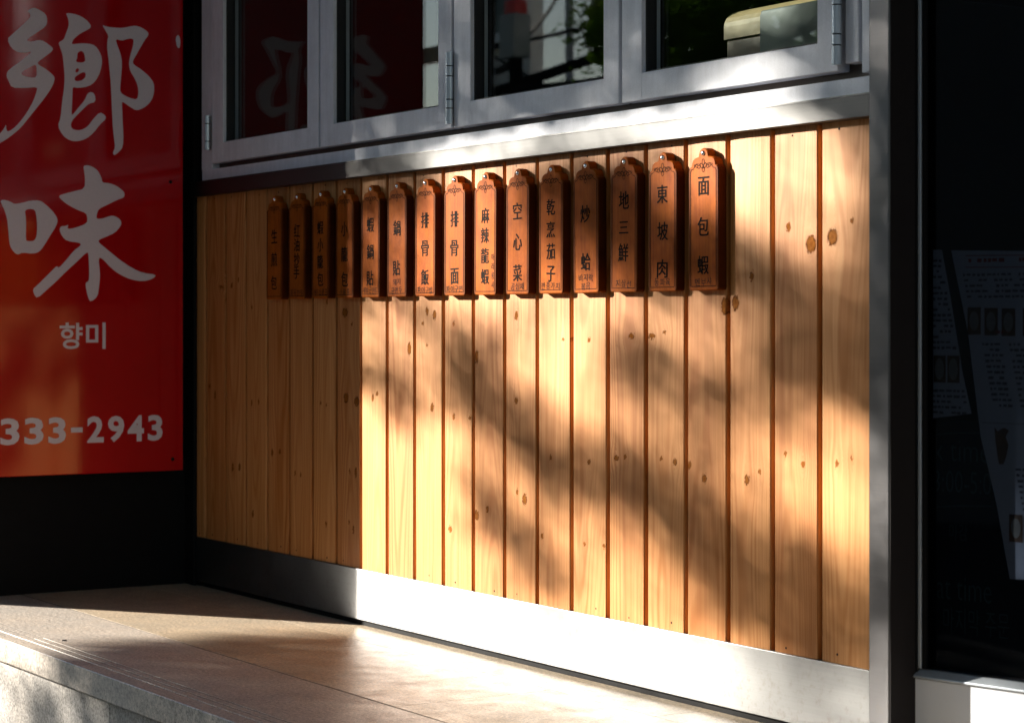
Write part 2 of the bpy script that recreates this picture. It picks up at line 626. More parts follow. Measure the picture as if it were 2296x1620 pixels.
def mat_glass(name, tint=(0.92, 0.96, 0.95), ior=1.62, rough=0.0):
    m = bpy.data.materials.new(name)
    m.use_nodes = True
    t = m.node_tree
    t.nodes.clear()
    n = NT(t)
    out = n.node('ShaderNodeOutputMaterial')
    tr = n.node('ShaderNodeBsdfTransparent')
    tr.inputs[0].default_value = rgb(*tint)
    gl = n.node('ShaderNodeBsdfGlossy')
    gl.inputs['Roughness'].default_value = rough
    g = n.node('ShaderNodeNewGeometry')
    i = n.range(g.outputs['Backfacing'], 0, 1, ior, 1 / ior)
    fr = n.node('ShaderNodeFresnel')
    n.put(fr.inputs['IOR'], i)
    mx = n.node('ShaderNodeMixShader')
    n.put(mx.inputs[0], fr.outputs[0])
    n.put(mx.inputs[1], tr.outputs[0])
    n.put(mx.inputs[2], gl.outputs[0])
    n.put(out.inputs[0], mx.outputs[0])
    return m


M['glass'] = mat_glass('window_glass', (0.93, 0.96, 0.95), 1.33)
M['door_glass'] = mat_glass('tinted_door_glass', (0.47, 0.50, 0.55), 1.18)


def mat_leaf(name, a, b):
    m = bpy.data.materials.new(name)
    m.use_nodes = True
    t = m.node_tree
    t.nodes.clear()
    n = NT(t)
    out = n.node('ShaderNodeOutputMaterial')
    c = n.mix(n.range(n.noise(n.geo(), 2.5, 3), 0.35, 0.65), rgb(*a), rgb(*b))
    d = n.node('ShaderNodeBsdfDiffuse')
    n.put(d.inputs[0], c)
    tl = n.node('ShaderNodeBsdfTranslucent')
    n.put(tl.inputs[0], n.mix(1.0, c, rgb(0.9, 1.0, 0.35), 'MULTIPLY'))
    mx = n.node('ShaderNodeMixShader')
    mx.inputs[0].default_value = 0.45
    n.put(mx.inputs[1], d.outputs[0])
    n.put(mx.inputs[2], tl.outputs[0])
    n.put(out.inputs[0], mx.outputs[0])
    return m


M['leaf'] = mat_leaf('leaf_green', (0.05, 0.10, 0.02), (0.08, 0.13, 0.03))
M['leaf_dark'] = mat_leaf('leaf_dark', (0.04, 0.09, 0.02), (0.10, 0.17, 0.03))

# ================================================================== THE SETTING
# ---- street and terrace
mb = MB()
mb.box(-60, 60, -60, 60, -0.60, -0.37)
tag(mb.build('street', M['asphalt']), kind='structure')

GR = 0.0007     # joint half width
terrace = thing('terrace', 'raised pale granite terrace in front of the shop, half in sun and half in shade', 'terrace', kind='structure')
mb = MB()
mb.box(-3.0, 5.0, -0.70, 3.2, -0.34, -0.0005)
mb.build('screed', M['grout'], terrace)


def tile(x0, x1, y0, y1, k):
    q = MB()
    q.box(x0 + GR, x1 - GR, y0 + GR, y1 - GR, -0.03, 0.0)
    o = q.build('tile', M['tile'], terrace)
    return o


for k in range(-4, 4):
    x = 1.470 + .684 * k
    tile(x, x + .684, -0.115, 0.045, k)
for k in range(-5, 4):
    x = 1.148 + .684 * k
    tile(x, x + .684, -0.445, -0.115, k)

# nosing slabs along the step edge with three anti-slip grooves, and the riser below
edge = thing('step_edge', 'pale granite step edge of long slabs with three anti-slip grooves', 'step', kind='structure')


def nosing_mesh(length):
    q = MB()
    prof = [(-0.450 - GR, -0.050), (-0.450 - GR, 0.0)]
    for gy in (-0.672, -0.692, -0.712):
        prof += [(gy + .0022, 0.0), (gy + .0018, -0.0016), (gy - .0018, -0.0016), (gy - .0022, 0.0)]
    prof += [(-0.7490, 0.0), (-0.7500, -0.0010), (-0.7500, -0.047), (-0.748, -0.050)]
    q.prism([(GR, a, b) for a, b in prof], [(length - GR, a, b) for a, b in prof])
    return q.mesh('nosing_slab', M['nosing'])


nm = nosing_mesh(1.37)
for k in range(-2, 2):
    link('nosing_slab', nm, edge, (0.688 + 1.37 * k, 0, rnd.uniform(-.0006, .0006)))
q = MB()
q.tube([(0, 0, -0.004), (0, 0, 0.0018)], [0.006, 0.005], 10)
q.build('bolt_cap', M['dark'], edge, loc=(0.757, -0.648, 0))

riser = thing('riser', 'granite step riser of large slabs under the overhanging nosing', 'step riser', kind='structure')
q = MB()
q.box(GR, 0.9 - GR, -0.728, -0.700, -0.37, -0.056, 0.002)
rm = q.mesh('riser_slab', M['riser'])
for k in range(-3, 4):
    link('riser_slab', rm, riser, (0.31 + 0.9 * k, 0, 0))

# ---- black return wall on the far side, with the red sign
sw = thing('side_wall', 'black painted return wall carrying the red sign', 'wall')
q = MB()
q.box(-0.40, -0.06, -0.68, 0.06, 0.0, 3.3)
q.build('wall_face', M['dark'], sw)
q = MB()
q.box(-0.058, -0.002, -0.010, 0.05, 0.0, 3.3, 0.002)
q.build('corner_trim', M['corner'], sw)

# ================================================================== PLANK WALL
wall = thing('plank_wall', 'varnished pine plank wall under the windows with a steel sill above', 'wall')
KNOTS = [(75,515,7,5),(108,494,5,12),(145,767,16,4),(207,770,6,6),(213,317,6,10),(246,784,4,6),(252,319,7,10),(323,481,4,7),(323,714,5,5),(329,208,6,8),(361,484,4,8),(435,364,7,8),(477,368,6,7),(558,322,5,5),(588,319,4,7),(689,491,4,5),(715,214,5,7),(717,488,4,4),(720,725,4,8),(809,700,15,11),(814,507,13,12),(828,227,4,5),(832,340,4,8),(841,674,5,4),(849,211,5,10),(860,340,6,11),(864,500,13,11),(941,510,5,8),(961,520,6,5),(1103,621,9,14),(1161,675,6,5),(1179,629,4,5),(1179,701,7,9),(1201,498,7,9),(1211,693,9,10),(1274,246,9,7),(1289,481,6,6),(1289,675,6,4),(1353,481,6,4),(1380,283,11,10),(1380,606,8,14),(1422,299,7,6),(1532,522,7,7),(1532,689,7,9),(1535,340,5,6),(1563,328,10,11),(1626,260,6,6),(1657,415,5,6),(1700,644,5,4),(1725,644,4,4),(1773,258,5,4),(1788,414,6,5),(1788,644,5,5),(1837,259,6,4),(1878,426,9,5),(1906,430,6,4),(1926,652,11,5),(1989,652,13,5),(2018,432,5,4),(2027,659,6,4),(2059,428,7,6),(2100,425,9,6),(2147,404,8,8),(2202,705,10,16),(2233,711,12,13),(2265,409,8,8),(2278,756,6,8),(2299,424,5,5),(2366,458,4,4),(2374,835,7,8),(2412,444,6,5),(2432,805,15,15),(2485,815,15,14),(2496,449,5,5),(2532,459,4,4),(2532,839,5,5)]
PITCH = 0.1207
ZB, ZT = 0.126, 1.001
starts = [0.8835 + PITCH * k if k >= 0 else 0.8835 + 0.1192 * k for k in range(-8, 14)]
ends = starts[1:] + [2.596]


def plank_mesh(w, bow):
    q = MB()
    gr = 0.0042
    prof = [(gr + .0002, 0.0065), (gr + .0008, 0.0022), (gr + .003, 0.0003)]
    for t in (0.2, 0.4, 0.6, 0.8):
        prof.append((gr + .003 + (w - 2 * gr - .006) * t, -bow * (1 - (2 * t - 1) ** 2)))
    prof += [(w - gr - .003, 0.0003), (w - gr - .0008, 0.0022), (w - gr - .0002, 0.0065), (w - gr - .0002, 0.014), (gr + .0002, 0.014)]
    q.prism([(a, b, 0) for a, b in prof], [(a, b, ZT - ZB) for a, b in prof])
    return q.mesh('plank', None)


for i, (a, b) in enumerate(zip(starts, ends)):
    if b < 0.0:
        continue
    w = b - a
    bow = {18: 0.0016, 19: 0.0014}.get(i, rnd.uniform(0.0002, 0.0008))
    me = plank_mesh(w, bow)
    ks = [((x / 1000 - a), z / 1000 - ZB, rx / 1000 * 0.80, rz / 1000 * 0.92) for x, z, rx, rz in KNOTS if a - .006 <= x / 1000 <= b + .006]
    me.materials.clear()
    me.materials.append(mat_pine(i, ks))
    link('plank', me, wall, (a, rnd.uniform(-0.0005, 0.0005), ZB))
q = MB()
q.tube([(0, 0.0002, 0), (0, -0.0007, 0)], [0.0022, 0.0019], 8)
nail_head_me = q.mesh('nail_head', M['corner'])
for i, (a, b) in enumerate(zip(starts, ends)):
    if b > 0:
        for z in (0.991, 0.139):
            link('nail_head', nail_head_me, wall, (a + (b - a) * rnd.uniform(.3, .7), 0, z + rnd.uniform(-.005, .003)))
q = MB()
q.box(-0.05, 2.596, 0.0095, 0.06, 0.02, 1.02)
m_, n_, p_ = new_mat('groove_timber')
n_.put(p_.inputs['Base Color'], n_.mix(n_.noise(n_.geo(), 30), rgb(0.30, 0.13, 0.03), rgb(0.22, 0.08, 0.018)))
p_.inputs['Roughness'].default_value = 0.6
q.build('backing_board', m_, wall)
q = MB()
q.box(0.0, 2.5900, -0.0055, 0.008, 0.0135, 0.1262, 0.001)
q.build('skirting_board', M['skirting'], wall)
q = MB()
q.box(0.0, 2.5960, 0.004, 0.009, 0.0005, 0.0135)
q.build('skirting_gap', M['corner'], wall)
# steel sill: a folded sheet with a thin turned lip on top
q = MB()
prof = [(0.02, 1.0005), (-0.019, 1.0005), (-0.0205, 1.002), (-0.0205, 1.0345), (-0.0196, 1.0350), (-0.0196, 1.0356), (-0.0203, 1.0360), (-0.0200, 1.0385), (0.02, 1.0385)]
q.prism([(0.0, a, b) for a, b in prof], [(2.5962, a, b) for a, b in prof])
q.build('sill_rail', M['steel'], wall)

# ================================================================== FOLDING WINDOW
win = thing('folding_window', 'silver grey folding window of four glazed leaves above the plank wall', 'window')
q = MB()
FY0, FY1 = -0.008, 0.050
q.box(0.045, 2.588, FY0, FY1, 1.0388, 1.0665, 0.0015)
q.box(0.045, 0.108, FY0 - .001, FY1, 1.0660, 2.30, 0.0015)
q.box(2.566, 2.589, FY0 - .001, FY1, 1.0725, 2.30, 0.0015)
q.box(0.045, 2.588, FY0, FY1, 2.29, 2.36, 0.0015)
q.build('window_frame', M['frame'], win)
q = MB()
q.box(0.108, 2.566, 0.012, 0.030, 1.0665, 1.0950)
q.build('weather_seal', M['seal'], win)
for a, b in ((.696, .716), (1.296, 1.316), (1.898, 1.918), (.106, .122), (2.510, 2.568)):
    q = MB()
    q.box(a, b, 0.026, 0.033, 1.095, 2.27)
    q.build('joint_seal', M['gasket'], win)

SASH = [(0.1175, 0.7005, 0.183, 0.645), (0.7105, 1.3005, 0.775, 1.246), (1.3105, 1.9025, 1.377, 1.853), (1.9125, 2.5130, 1.975, 2.462)]
SY0, SY1, SZ0, SZ1, GZ0, GZ1 = -0.013, 0.030, 1.080, 2.285, 1.130, 2.235
for i, (x0, x1, g0, g1) in enumerate(SASH):
    q = MB()
    q.box(x0, g0, SY0, SY1, SZ0, SZ1, 0.0018)
    q.box(g1, x1, SY0, SY1, SZ0, SZ1, 0.0018)
    q.box(g0 - .002, g1 + .002, SY0 + .0004, SY1 - .001, SZ0 + .0003, GZ0, 0.0018)
    q.box(g0 - .002, g1 + .002, SY0 + .0004, SY1 - .001, GZ1, SZ1 - .0003, 0.0018)
    s = q.build('sash', M['frame'], win)
    q = MB()
    y0, y1 = -0.004, 0.0185
    q.box(g0 - .001, g0 + .0035, y0, y1, GZ0 - .001, GZ1)
    q.box(g1 - .0035, g1 + .001, y0, y1, GZ0 - .001, GZ1)
    q.box(g0 - .0005, g1 + .0005, y0 + .0006, y1 - .0006, GZ0 - .0015, GZ0 + .0035)
    q.build('gasket', M['gasket'], s)
    q = MB()
    q.box(g0, g1, 0.013, 0.018, GZ0, GZ1)
    q.build('glass_pane', M['glass'], s)
# aluminium filler strip at the post end
q = MB()
q.box(2.5265, 2.5585, -0.009, 0.025, 1.0905, 2.285, 0.0015)
q.build('filler_strip', M['frame'], win)


def hinge(x, z0, z1, y=-0.0195):
    q = MB()
    L_ = z1 - z0
    cuts = [0.0, .22, .34, .66, .80, 1.0] if L_ > .1 else [0, .25, .75, 1]
    for a, b in zip(cuts[:-1], cuts[1:]):
        q.tube([(x, y, z0 + L_ * a + .0012), (x, y, z0 + L_ * b - .0012)], 0.0085, 14)
    h_ = q.build('hinge', M['hinge'], win, smooth=False)
    q = MB()
    q.tube([(x, y, z0 + .002), (x, y, z1 - .002)], 0.0068, 10)
    q.box(x - .004, x + .004, y, -0.0128, z0 + .003, z1 - .003)
    q.build('pin', M['gasket'], h_)


hinge(0.103, 1.114, 1.203)
hinge(1.304, 1.087, 1.238)
hinge(2.518, 1.088, 1.235)

# shop wall above the window and canopy over it
up = thing('shop_fascia', 'pale shop fascia wall above the folding window', 'wall')
q = MB()
q.box(-0.06, 4.6, -0.004, 0.10, 2.362, 3.3)
q.build('wall_face', M['canopy'], up)
cp = thing('canopy', 'pale flat canopy projecting over the shop front', 'canopy')
q = MB()
q.box(-0.40, 4.6, -1.60, -0.01, 2.50, 2.56, 0.004)
q.build('deck', M['canopy'], cp)
q = MB()
q.box(-0.40, 4.6, -1.625, -1.602, 2.46, 2.58, 0.004)
q.build('fascia_board', M['canopy'], cp)

# ---- steel post at the end of the plank wall
q = MB()
q.box(2.5968, 2.6440, -0.0220, 0.052, 0.001, 3.2, 0.0022)
post = q.build('steel_post', M['post_steel'])
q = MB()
q.box(2.6442, 2.6456, -0.0205, 0.052, 0.001, 3.2)  # dark strip laid over the post's side face to stand for its shade
q.build('side_shade', M['side_shade'], post)
tag(post, 'square brushed steel post between the plank wall and the dark glass door', 'post', kind='thing')

# ================================================================== GLASS DOOR, turned a little inward
DA = math.radians(12)
door = thing('glass_door', 'dark glazed door beside the steel post with a white kick panel', 'door', (2.632, 0.032, 0))
door.rotation_euler = (0, 0, DA)
q = MB()
q.box(0.000, 0.016, -0.004, 0.045, 0.13, 2.3, 0.001)
q.build('door_jamb', M['corner'], door)
q = MB()
q.box(0.0165, 0.0225, -0.002, 0.03, 0.136, 2.3, 0.001)
q.build('aluminium_edge', M['hinge'], door)
q = MB()
q.box(0.0228, 0.030, 0.0, 0.03, 0.136, 2.3, 0.001)
q.box(0.895, 0.94, 0.0, 0.04, 0.136, 2.3, 0.001)
q.box(0.030, 0.895, 0.0, 0.04, 2.25, 2.3, 0.001)
q.build('door_stile', M['corner'], door)
q = MB()
q.box(0.030, 0.895, 0.006, 0.012, 0.136, 2.25)
q.build('glass_pane', M['door_glass'], door)
q = MB()
q.box(0.001, 0.94, -0.0035, 0.04, 0.004, 0.1205, 0.0015)
q.build('kick_panel', M['white_panel'], door)
q = MB()
prof = [(0.002, 0.1212), (-0.007, 0.1215), (-0.0078, 0.1235), (-0.0070, 0.1255), (0.004, 0.1345), (0.0385, 0.1345), (0.0385, 0.1212)]
q.prism([(0.003, a, b) for a, b in prof], [(0.94, a, b) for a, b in prof])
q.build('bottom_rail', M['hinge'], door)


def on_door(off):
    ca, sa = math.cos(DA), math.sin(DA)
    return lambda a, z: (2.632 + ca * a - sa * off, 0.032 + sa * a + ca * off, z)


def sheet(name, poly, off, thick, mat, label, cat, group=None):
    f0, f1 = on_door(off), on_door(off + thick)
    q_ = MB()
    q_.prism([f0(*p) for p in poly], [f1(*p) for p in poly])
    o = q_.build(name, mat)
    tag(o, label, cat, group, 'thing')
    return o


PO = 0.020
s1 = sheet('menu_sheet', [(0.017, .791), (0.046, .790), (0.063, .71), (0.084, .60), (0.1005, .536), (0.017, .525)], PO, .0012, M['paper'],
           'narrow printed menu sheet hung behind the door glass beside the steel post', 'menu')
s2 = sheet('menu_sheet', [(0.061, .789), (0.42, .778), (0.46, .30), (0.167, .286), (0.143, .40), (0.115, .50), (0.092, .66)], PO + .004, .0012, M['paper'],
           'wide tilted printed menu sheet with small food pictures behind the door glass', 'menu')
bd = sheet('chalkboard', [(0.000, .519), (0.40, .535), (0.42, .02), (0.000, .02)], PO + .014, .006, M['board'],
           'blackboard with chalked break times standing below the menu sheets', 'chalkboard')
fp = on_door(PO - .0006)
fp2 = on_door(PO + .0034)
fb = on_door(PO + .0134)


def quad(mbx, f, a0, z0, a1, z1, slant=0.0):
    mbx.poly([f(a0, z0), f(a1, z0 + slant), f(a1, z1 + slant), f(a0, z1)])


def text_rows(mbx, f, a0, a1, z0, z1, step, slant=0.0):
    z = z1
    while z > z0:
        a = a0(z) if callable(a0) else a0
        e = a1(z) if callable(a1) else a1
        while a < e - .004:
            w = min(rnd.uniform(.0035, .011), e - a)
            if rnd.random() < .85:
                h = step * rnd.uniform(.34, .5)
                quad(mbx, f, a, z - h, a + w, z, slant)
            a += w + rnd.uniform(.0015, .004)
        z -= step


mp = MB()
edge1 = lambda z: 0.043 + (0.79 - z) * 0.21
text_rows(mp, fp, 0.0305, edge1, .635, .775, .0085)
text_rows(mp, fp, 0.0305, edge1, .535, .572, .0085)
tag(mp.build('print', M['print'], s1), kind='stuff')
for a in (0.0315, 0.0570):
    mp = MB()
    quad(mp, fp, a, .583, a + .0225, .625)
    ph = mp.build('food_photo', M['photo_brown'], s1)
    mp = MB()
    fq = on_door(PO - .0010)
    mp.poly([fq(a + .011 + .0085 * math.cos(t * math.pi / 8), .604 + .017 * math.sin(t * math.pi / 8)) for t in range(16)])
    mp.build('plate', M['photo_pale'], ph)
mp = MB()
edge2 = lambda z: 0.075 + (0.79 - z) * 0.215
text_rows(mp, fp2, edge2, 0.40, .715, .752, .0085)
for c0 in (0.012, 0.060, 0.108, 0.156, 0.2, 0.25):
    text_rows(mp, fp2, lambda z, c0=c0: edge2(z) + c0, lambda z, c0=c0: edge2(z) + c0 + .034, .545, .645, .0085)
for c0 in (0.03, 0.075, 0.12):
    text_rows(mp, fp2, lambda z, c0=c0: edge2(z) + c0, lambda z, c0=c0: edge2(z) + c0 + .036, .30, .455, .0085)
quad(mp, fp2, .118, .5225, .42, .5232)
tag(mp.build('print', M['print'], s2), kind='stuff')
mp = MB()
mp.ribbon([(0.088, .762), (0.25, .760), (0.25, .778), (0.088, .780)], .0012, fp2, True)
text_rows(mp, fp2, .093, .24, .764, .775, .012)
text_rows(mp, fp2, .14, .22, .657, .664, .01)
tag(mp.build('red_heading', M['print_red'], s2), kind='stuff')
for a, zz in ((0.0915, .700), (0.122, .699), (0.153, .698), (0.19, .698), (0.166, .385), (0.21, .385)):
    mp = MB()
    quad(mp, fp2, a, zz - .042, a + .024, zz)
    ph = mp.build('food_photo', M['photo_brown'], s2)
    mp = MB()
    fq = on_door(PO + .0030)
    mp.poly([fq(a + .012 + .0085 * math.cos(t * math.pi / 8), zz - .021 + .015 * math.sin(t * math.pi / 8)) for t in range(16)])
    mp.build('plate', M['photo_pale'], ph)
# printed picture of a plated dish on the wide sheet
mp = MB()
mp.poly([fp2(.152 + x, .49 + z) for x, z in ((-.012, .026), (-.006, .02), (.0, .024), (.006, .026), (.014, .022), (.008, .012), (.013, .0), (.009, -.018), (.004, -.030), (-.004, -.030), (-.007, -.014), (-.010, .004))])
mp.build('dish_picture', M['photo_brown'], s2)
# chalk writing
mp = MB()
add_text(mp, 'k time', .074, .478, .100, .036, fb, offset=-.012)
add_text(mp, '3:00-5:00', .083, .428, .122, .034, fb, offset=-.012)
mp.ribbon([(.024, .386), (.07, .391), (.13, .394)], .0014, fb)
mp.ribbon([(.022, .500), (.06, .5045), (.108, .506)], .0014, fb)
add_text(mp, '마감', .068, .350, .034, .026, fb, offset=-.01)
add_text(mp, 'at time', .078, .262, .100, .036, fb, offset=-.012)
add_text(mp, '마지막 주문', .100, .212, .120, .040, fb, offset=-.012)
tag(mp.build('chalk_writing', M['chalk'], bd), kind='stuff')

# ---- room behind the glass
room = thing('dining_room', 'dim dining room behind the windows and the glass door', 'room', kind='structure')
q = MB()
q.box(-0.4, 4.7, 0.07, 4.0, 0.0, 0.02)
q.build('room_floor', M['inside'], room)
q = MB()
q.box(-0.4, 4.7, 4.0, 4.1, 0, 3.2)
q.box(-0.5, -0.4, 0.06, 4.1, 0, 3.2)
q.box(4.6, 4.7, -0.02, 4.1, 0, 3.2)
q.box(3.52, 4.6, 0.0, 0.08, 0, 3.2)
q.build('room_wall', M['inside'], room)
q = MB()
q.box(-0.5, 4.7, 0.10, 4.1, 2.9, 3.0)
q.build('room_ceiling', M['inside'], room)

bench = thing('bench_seat', 'beige padded bench back with brown wooden side seen through the window nearest the post', 'bench', (1.815, 0.30, 0.0))
q = MB()
ring = []
for t in range(13):
    a = math.pi * t / 12
    ring.append((0.045 - 0.045 * math.cos(a), 1.252 + 0.035 * math.sin(a)))
q.prism([(0.0, a, b) for a, b in ([(0.0, 1.228)] + ring + [(0.09, 1.228)])], [(0.40, a, b) for a, b in ([(0.0, 1.228)] + ring + [(0.09, 1.228)])])
q.build('padded_top', M['beige'], bench)
q = MB()
q.box(0.0, 0.40, 0.006, 0.084, 0.45, 1.2275, 0.004)
q.build('back_panel', M['brown'], bench)
q = MB()
q.box(0.0, 0.40, 0.086, 0.49, 0.36, 0.45, 0.01)
q.build('seat', M['beige'], bench)
q = MB()
q.box(0.02, 0.38, 0.03, 0.45, 0.0, 0.355)
q.build('plinth', M['brown'], bench)
cab = thing('cabinet', 'grey green cabinet standing beside the beige bench back', 'cabinet', (1.975, 0.262, 0.02))
q = MB()
q.box(0.0, 0.30, 0.0, 0.40, 0.0, 1.243, 0.003)
q.build('carcass', M['greygreen'], cab)
q = MB()
q.box(0.004, 0.296, -0.004, -0.001, 0.70, 1.235)
q.build('cabinet_door', M['greygreen'], cab)

# ================================================================== RED SIGN
sign = thing('shop_sign', 'glossy red vertical shop sign with white brush characters and a phone number', 'sign', (0, 0, 0))
q = MB()
q.box(-0.012, 0.020, -0.630, -0.0495, 0.300, 2.30, 0.0015)
q.build('panel', M['sign'], sign)
for z in (0.45, 1.2, 2.0):
    for y in (-.58, -.14):
        q = MB()
        q.box(-0.060, -0.012, y, y + .04, z, z + .04)
        q.build('bracket', M['corner'], sign)
to_sign = lambda a, b: (0.0206, a, b)
SIGN_UPPER = [[[(-4638,14440),(-4470,14528),(-4340,14488),(-4158,14389),(-4119,14242),(-4158,14077),(-4431,13883),(-4625,13745),(-4651,13693),(-4508,13685),(-4340,13740),(-4197,13712),(-3988,13576),(-3975,13502),(-4171,13339),(-4353,13202),(-4379,13138),(-4171,13039),(-3949,12878),(-3928,12779),(-4014,12573),(-4171,12340),(-4379,12079),(-4586,11819),(-4792,11560),(-4998,11377),(-5177,11245),(-5432,11085),(-5482,11206),(-5279,11438),(-5215,11528),(-5177,11616),(-5172,11505),(-5139,11432),(-4998,11513),(-4818,11695),(-4638,11941),(-4482,12223),(-4392,12477),(-4379,12577),(-4715,12528),(-5036,12520),(-5113,12683),(-5164,12779),(-5151,12904),(-5023,13023),(-4818,13173),(-4560,13388),(-4534,13440),(-4715,13398),(-4895,13403),(-5036,13481),(-5151,13696),(-5023,13828),(-4818,14017),(-4560,14272),(-4565,14359)],[(-4805,12875),(-4728,12955),(-4560,13052),(-4418,13136),(-4392,13000),(-4400,12806),(-4534,12797),(-4715,12819)]],[[(-3647,14453),(-3462,14455),(-3250,14408),(-3064,14295),(-2963,14156),(-3091,14066),(-3277,13965),(-3436,13827),(-3489,13723),(-3475,13686),(-3250,13727),(-3038,13734),(-2878,13702),(-2757,13558),(-2690,13385),(-2703,13181),(-2770,12975),(-2878,12791),(-3038,12668),(-3330,12608),(-3462,12630),(-3468,12530),(-3475,12278),(-3494,11975),(-3483,11912),(-3303,12136),(-3144,12321),(-3078,12489),(-2971,12540),(-2878,12475),(-2864,12285),(-3038,12238),(-3171,12117),(-3356,11931),(-3489,11786),(-3520,11646),(-3436,11562),(-3250,11559),(-3064,11668),(-2931,11852),(-2757,12038),(-2636,11993),(-2569,11895),(-2744,11735),(-2904,11524),(-3091,11364),(-3330,11278),(-3541,11293),(-3726,11411),(-3857,11643),(-3778,11835),(-3739,12263),(-3686,12592),(-3673,12869),(-3699,13169),(-3726,13418),(-3805,13614),(-3836,13712),(-3699,13784),(-3647,13926),(-3568,14132),(-3568,14258),(-3607,14381)],[(-3343,13481),(-3250,13550),(-3171,13505),(-3144,13406),(-3131,13281),(-3250,13243),(-3388,13259),(-3343,13368)],[(-3396,13062),(-3330,13112),(-3290,13069),(-3317,13012),(-3383,12983)],[(-3415,12872),(-3303,12955),(-3171,13026),(-3118,12979),(-3131,12889),(-3211,12809),(-3330,12777),(-3409,12790)]],[[(-2690,14234),(-2583,14191),(-2367,14182),(-2151,14185),(-1933,14246),(-1797,14274),(-1633,14243),(-1468,14144),(-1435,14070),(-1551,13920),(-1660,13734),(-1770,13547),(-1865,13387),(-1865,13298),(-1633,13172),(-1413,13006),(-1303,12858),(-1284,12705),(-1317,12498),(-1413,12338),(-1578,12201),(-1770,12127),(-1933,12208),(-2124,12326),(-2164,12323),(-2151,12095),(-2137,11713),(-2124,11586),(-2129,11204),(-2232,11072),(-2367,10965),(-2408,11039),(-2340,11169),(-2367,11371),(-2408,11700),(-2426,12080),(-2448,12588),(-2475,12967),(-2515,13346),(-2556,13648),(-2550,13851),(-2515,13968),(-2609,14101)],[(-2340,13904),(-2164,13865),(-2042,13912),(-1906,13947),(-1838,13913),(-1865,13745),(-1947,13484),(-1974,13278),(-1933,13102),(-1824,12955),(-1729,12756),(-1715,12553),(-1756,12410),(-1906,12427),(-2069,12482),(-2205,12563),(-2205,12729),(-2178,12985),(-2156,13318),(-2191,13519),(-2273,13718)]]]
SIGN_LOWER = [[[(-5318,9763),(-5188,9767),(-5046,9725),(-4975,9677),(-4785,9706),(-4546,9775),(-4306,9782),(-4186,9705),(-3993,9537),(-3896,9412),(-3848,9297),(-3908,9134),(-4065,8898),(-4210,8664),(-4331,8512),(-4498,8463),(-4761,8493),(-4868,8434),(-4975,8489),(-5082,8648),(-5106,8876),(-5129,9151),(-5153,9333),(-5212,9515),(-5271,9627)],[(-4702,9529),(-4570,9574),(-4439,9548),(-4403,9399),(-4383,9168),(-4391,8938),(-4451,8780),(-4618,8772),(-4678,8793),(-4666,9162),(-4678,9391)]],[[(-3188,10679),(-3065,10701),(-2917,10655),(-2793,10566),(-2707,10405),(-2682,10277),(-2495,10271),(-2321,10219),(-2145,10107),(-2082,10026),(-2108,9919),(-2271,9867),(-2545,9729),(-2781,9617),(-2831,9487),(-2843,9369),(-2694,9373),(-2545,9424),(-2420,9463),(-2271,9419),(-2170,9316),(-2195,9198),(-2346,9029),(-2595,8918),(-2781,8844),(-2781,8773),(-2545,8602),(-2220,8349),(-1869,8141),(-1590,8027),(-1234,7995),(-1311,7887),(-1590,7813),(-1919,7857),(-2220,7983),(-2445,8134),(-2645,8342),(-2756,8411),(-2781,8316),(-2756,8129),(-2744,7919),(-2769,7684),(-2806,7426),(-2991,7284),(-3053,7377),(-3114,7611),(-3127,7774),(-3040,7798),(-3028,8032),(-3040,8313),(-3053,8499),(-3090,8534),(-3360,8284),(-3653,8024),(-3896,7789),(-4138,7579),(-4379,7369),(-4463,7461),(-4498,7599),(-4379,7692),(-4138,7926),(-3993,8066),(-3872,8184),(-3835,8115),(-3653,8303),(-3433,8563),(-3237,8706),(-3286,8763),(-3604,8792),(-3738,8905),(-3811,9066),(-3775,9160),(-3653,9163),(-3568,9211),(-3617,9094),(-3409,9122),(-3090,9246),(-3077,9387),(-3114,9503),(-3311,9567),(-3556,9677),(-3726,9788),(-3848,9912),(-3653,9976),(-3409,10042),(-3151,10109),(-3139,10366),(-3164,10552)]]]
SIGN_DAB = [[[(-704,14031),(-638,14139),(-570,14040),(-582,13781),(-665,13801)]]]


def brush_char(parts):
    q_ = MB()
    for loops in parts:
        outline_mesh(q_, [smooth_loop([(a / 1e4, b / 1e4) for a, b in lp]) for lp in loops], to_sign)
    return q_.build('brush_character', M['letter'], sign)


brush_char(SIGN_UPPER)
brush_char(SIGN_LOWER)
brush_char(SIGN_DAB)
for ch, a_, w_ in (('향', -0.3505, 0.060), ('미', -0.2855, 0.052)):
    q = MB()
    add_text(q, ch, a_, 0.6445, w_, 0.066, to_sign, offset=0.018)
    q.build('small_character', M['letter'], sign)
q = MB()
digits = '333-2943'
xs = [(1, 168), (212, 385), (428, 592), (640, 752), (795, 958), (1000, 1165), (1200, 1370), (1412, 1570)]   # widths along the line
for ch, (a, b) in zip(digits, xs):
    ya = -0.532 + (a - 1) / 1569 * 0.426 * (1.075 - 0.075 * (a / 1570))
    yb = -0.532 + (b - 1) / 1569 * 0.426 * (1.075 - 0.075 * (b / 1570))
    h = 0.066 if ch != '-' else 0.0125
    zc = 0.4095 + 0.0008
    q = MB()
    add_text(q, ch, (ya + yb) / 2, zc, yb - ya, h, to_sign, offset=0.03)
    q.build('digit' if ch != '-' else 'dash', M['letter'], sign)
for (a, b) in ((-0.0779, 0.3292), (-0.0836, 1.0361), (-0.0779, 1.75)):
    q = MB()
    q.tube([(0.0195, a, b), (0.0225, a, b)], [0.005, 0.004], 10)
    q.build('screw', M['dark'], sign)

# ================================================================== MENU PLAQUES
PW, PT = 0.0425, 0.0175     # half width, thickness


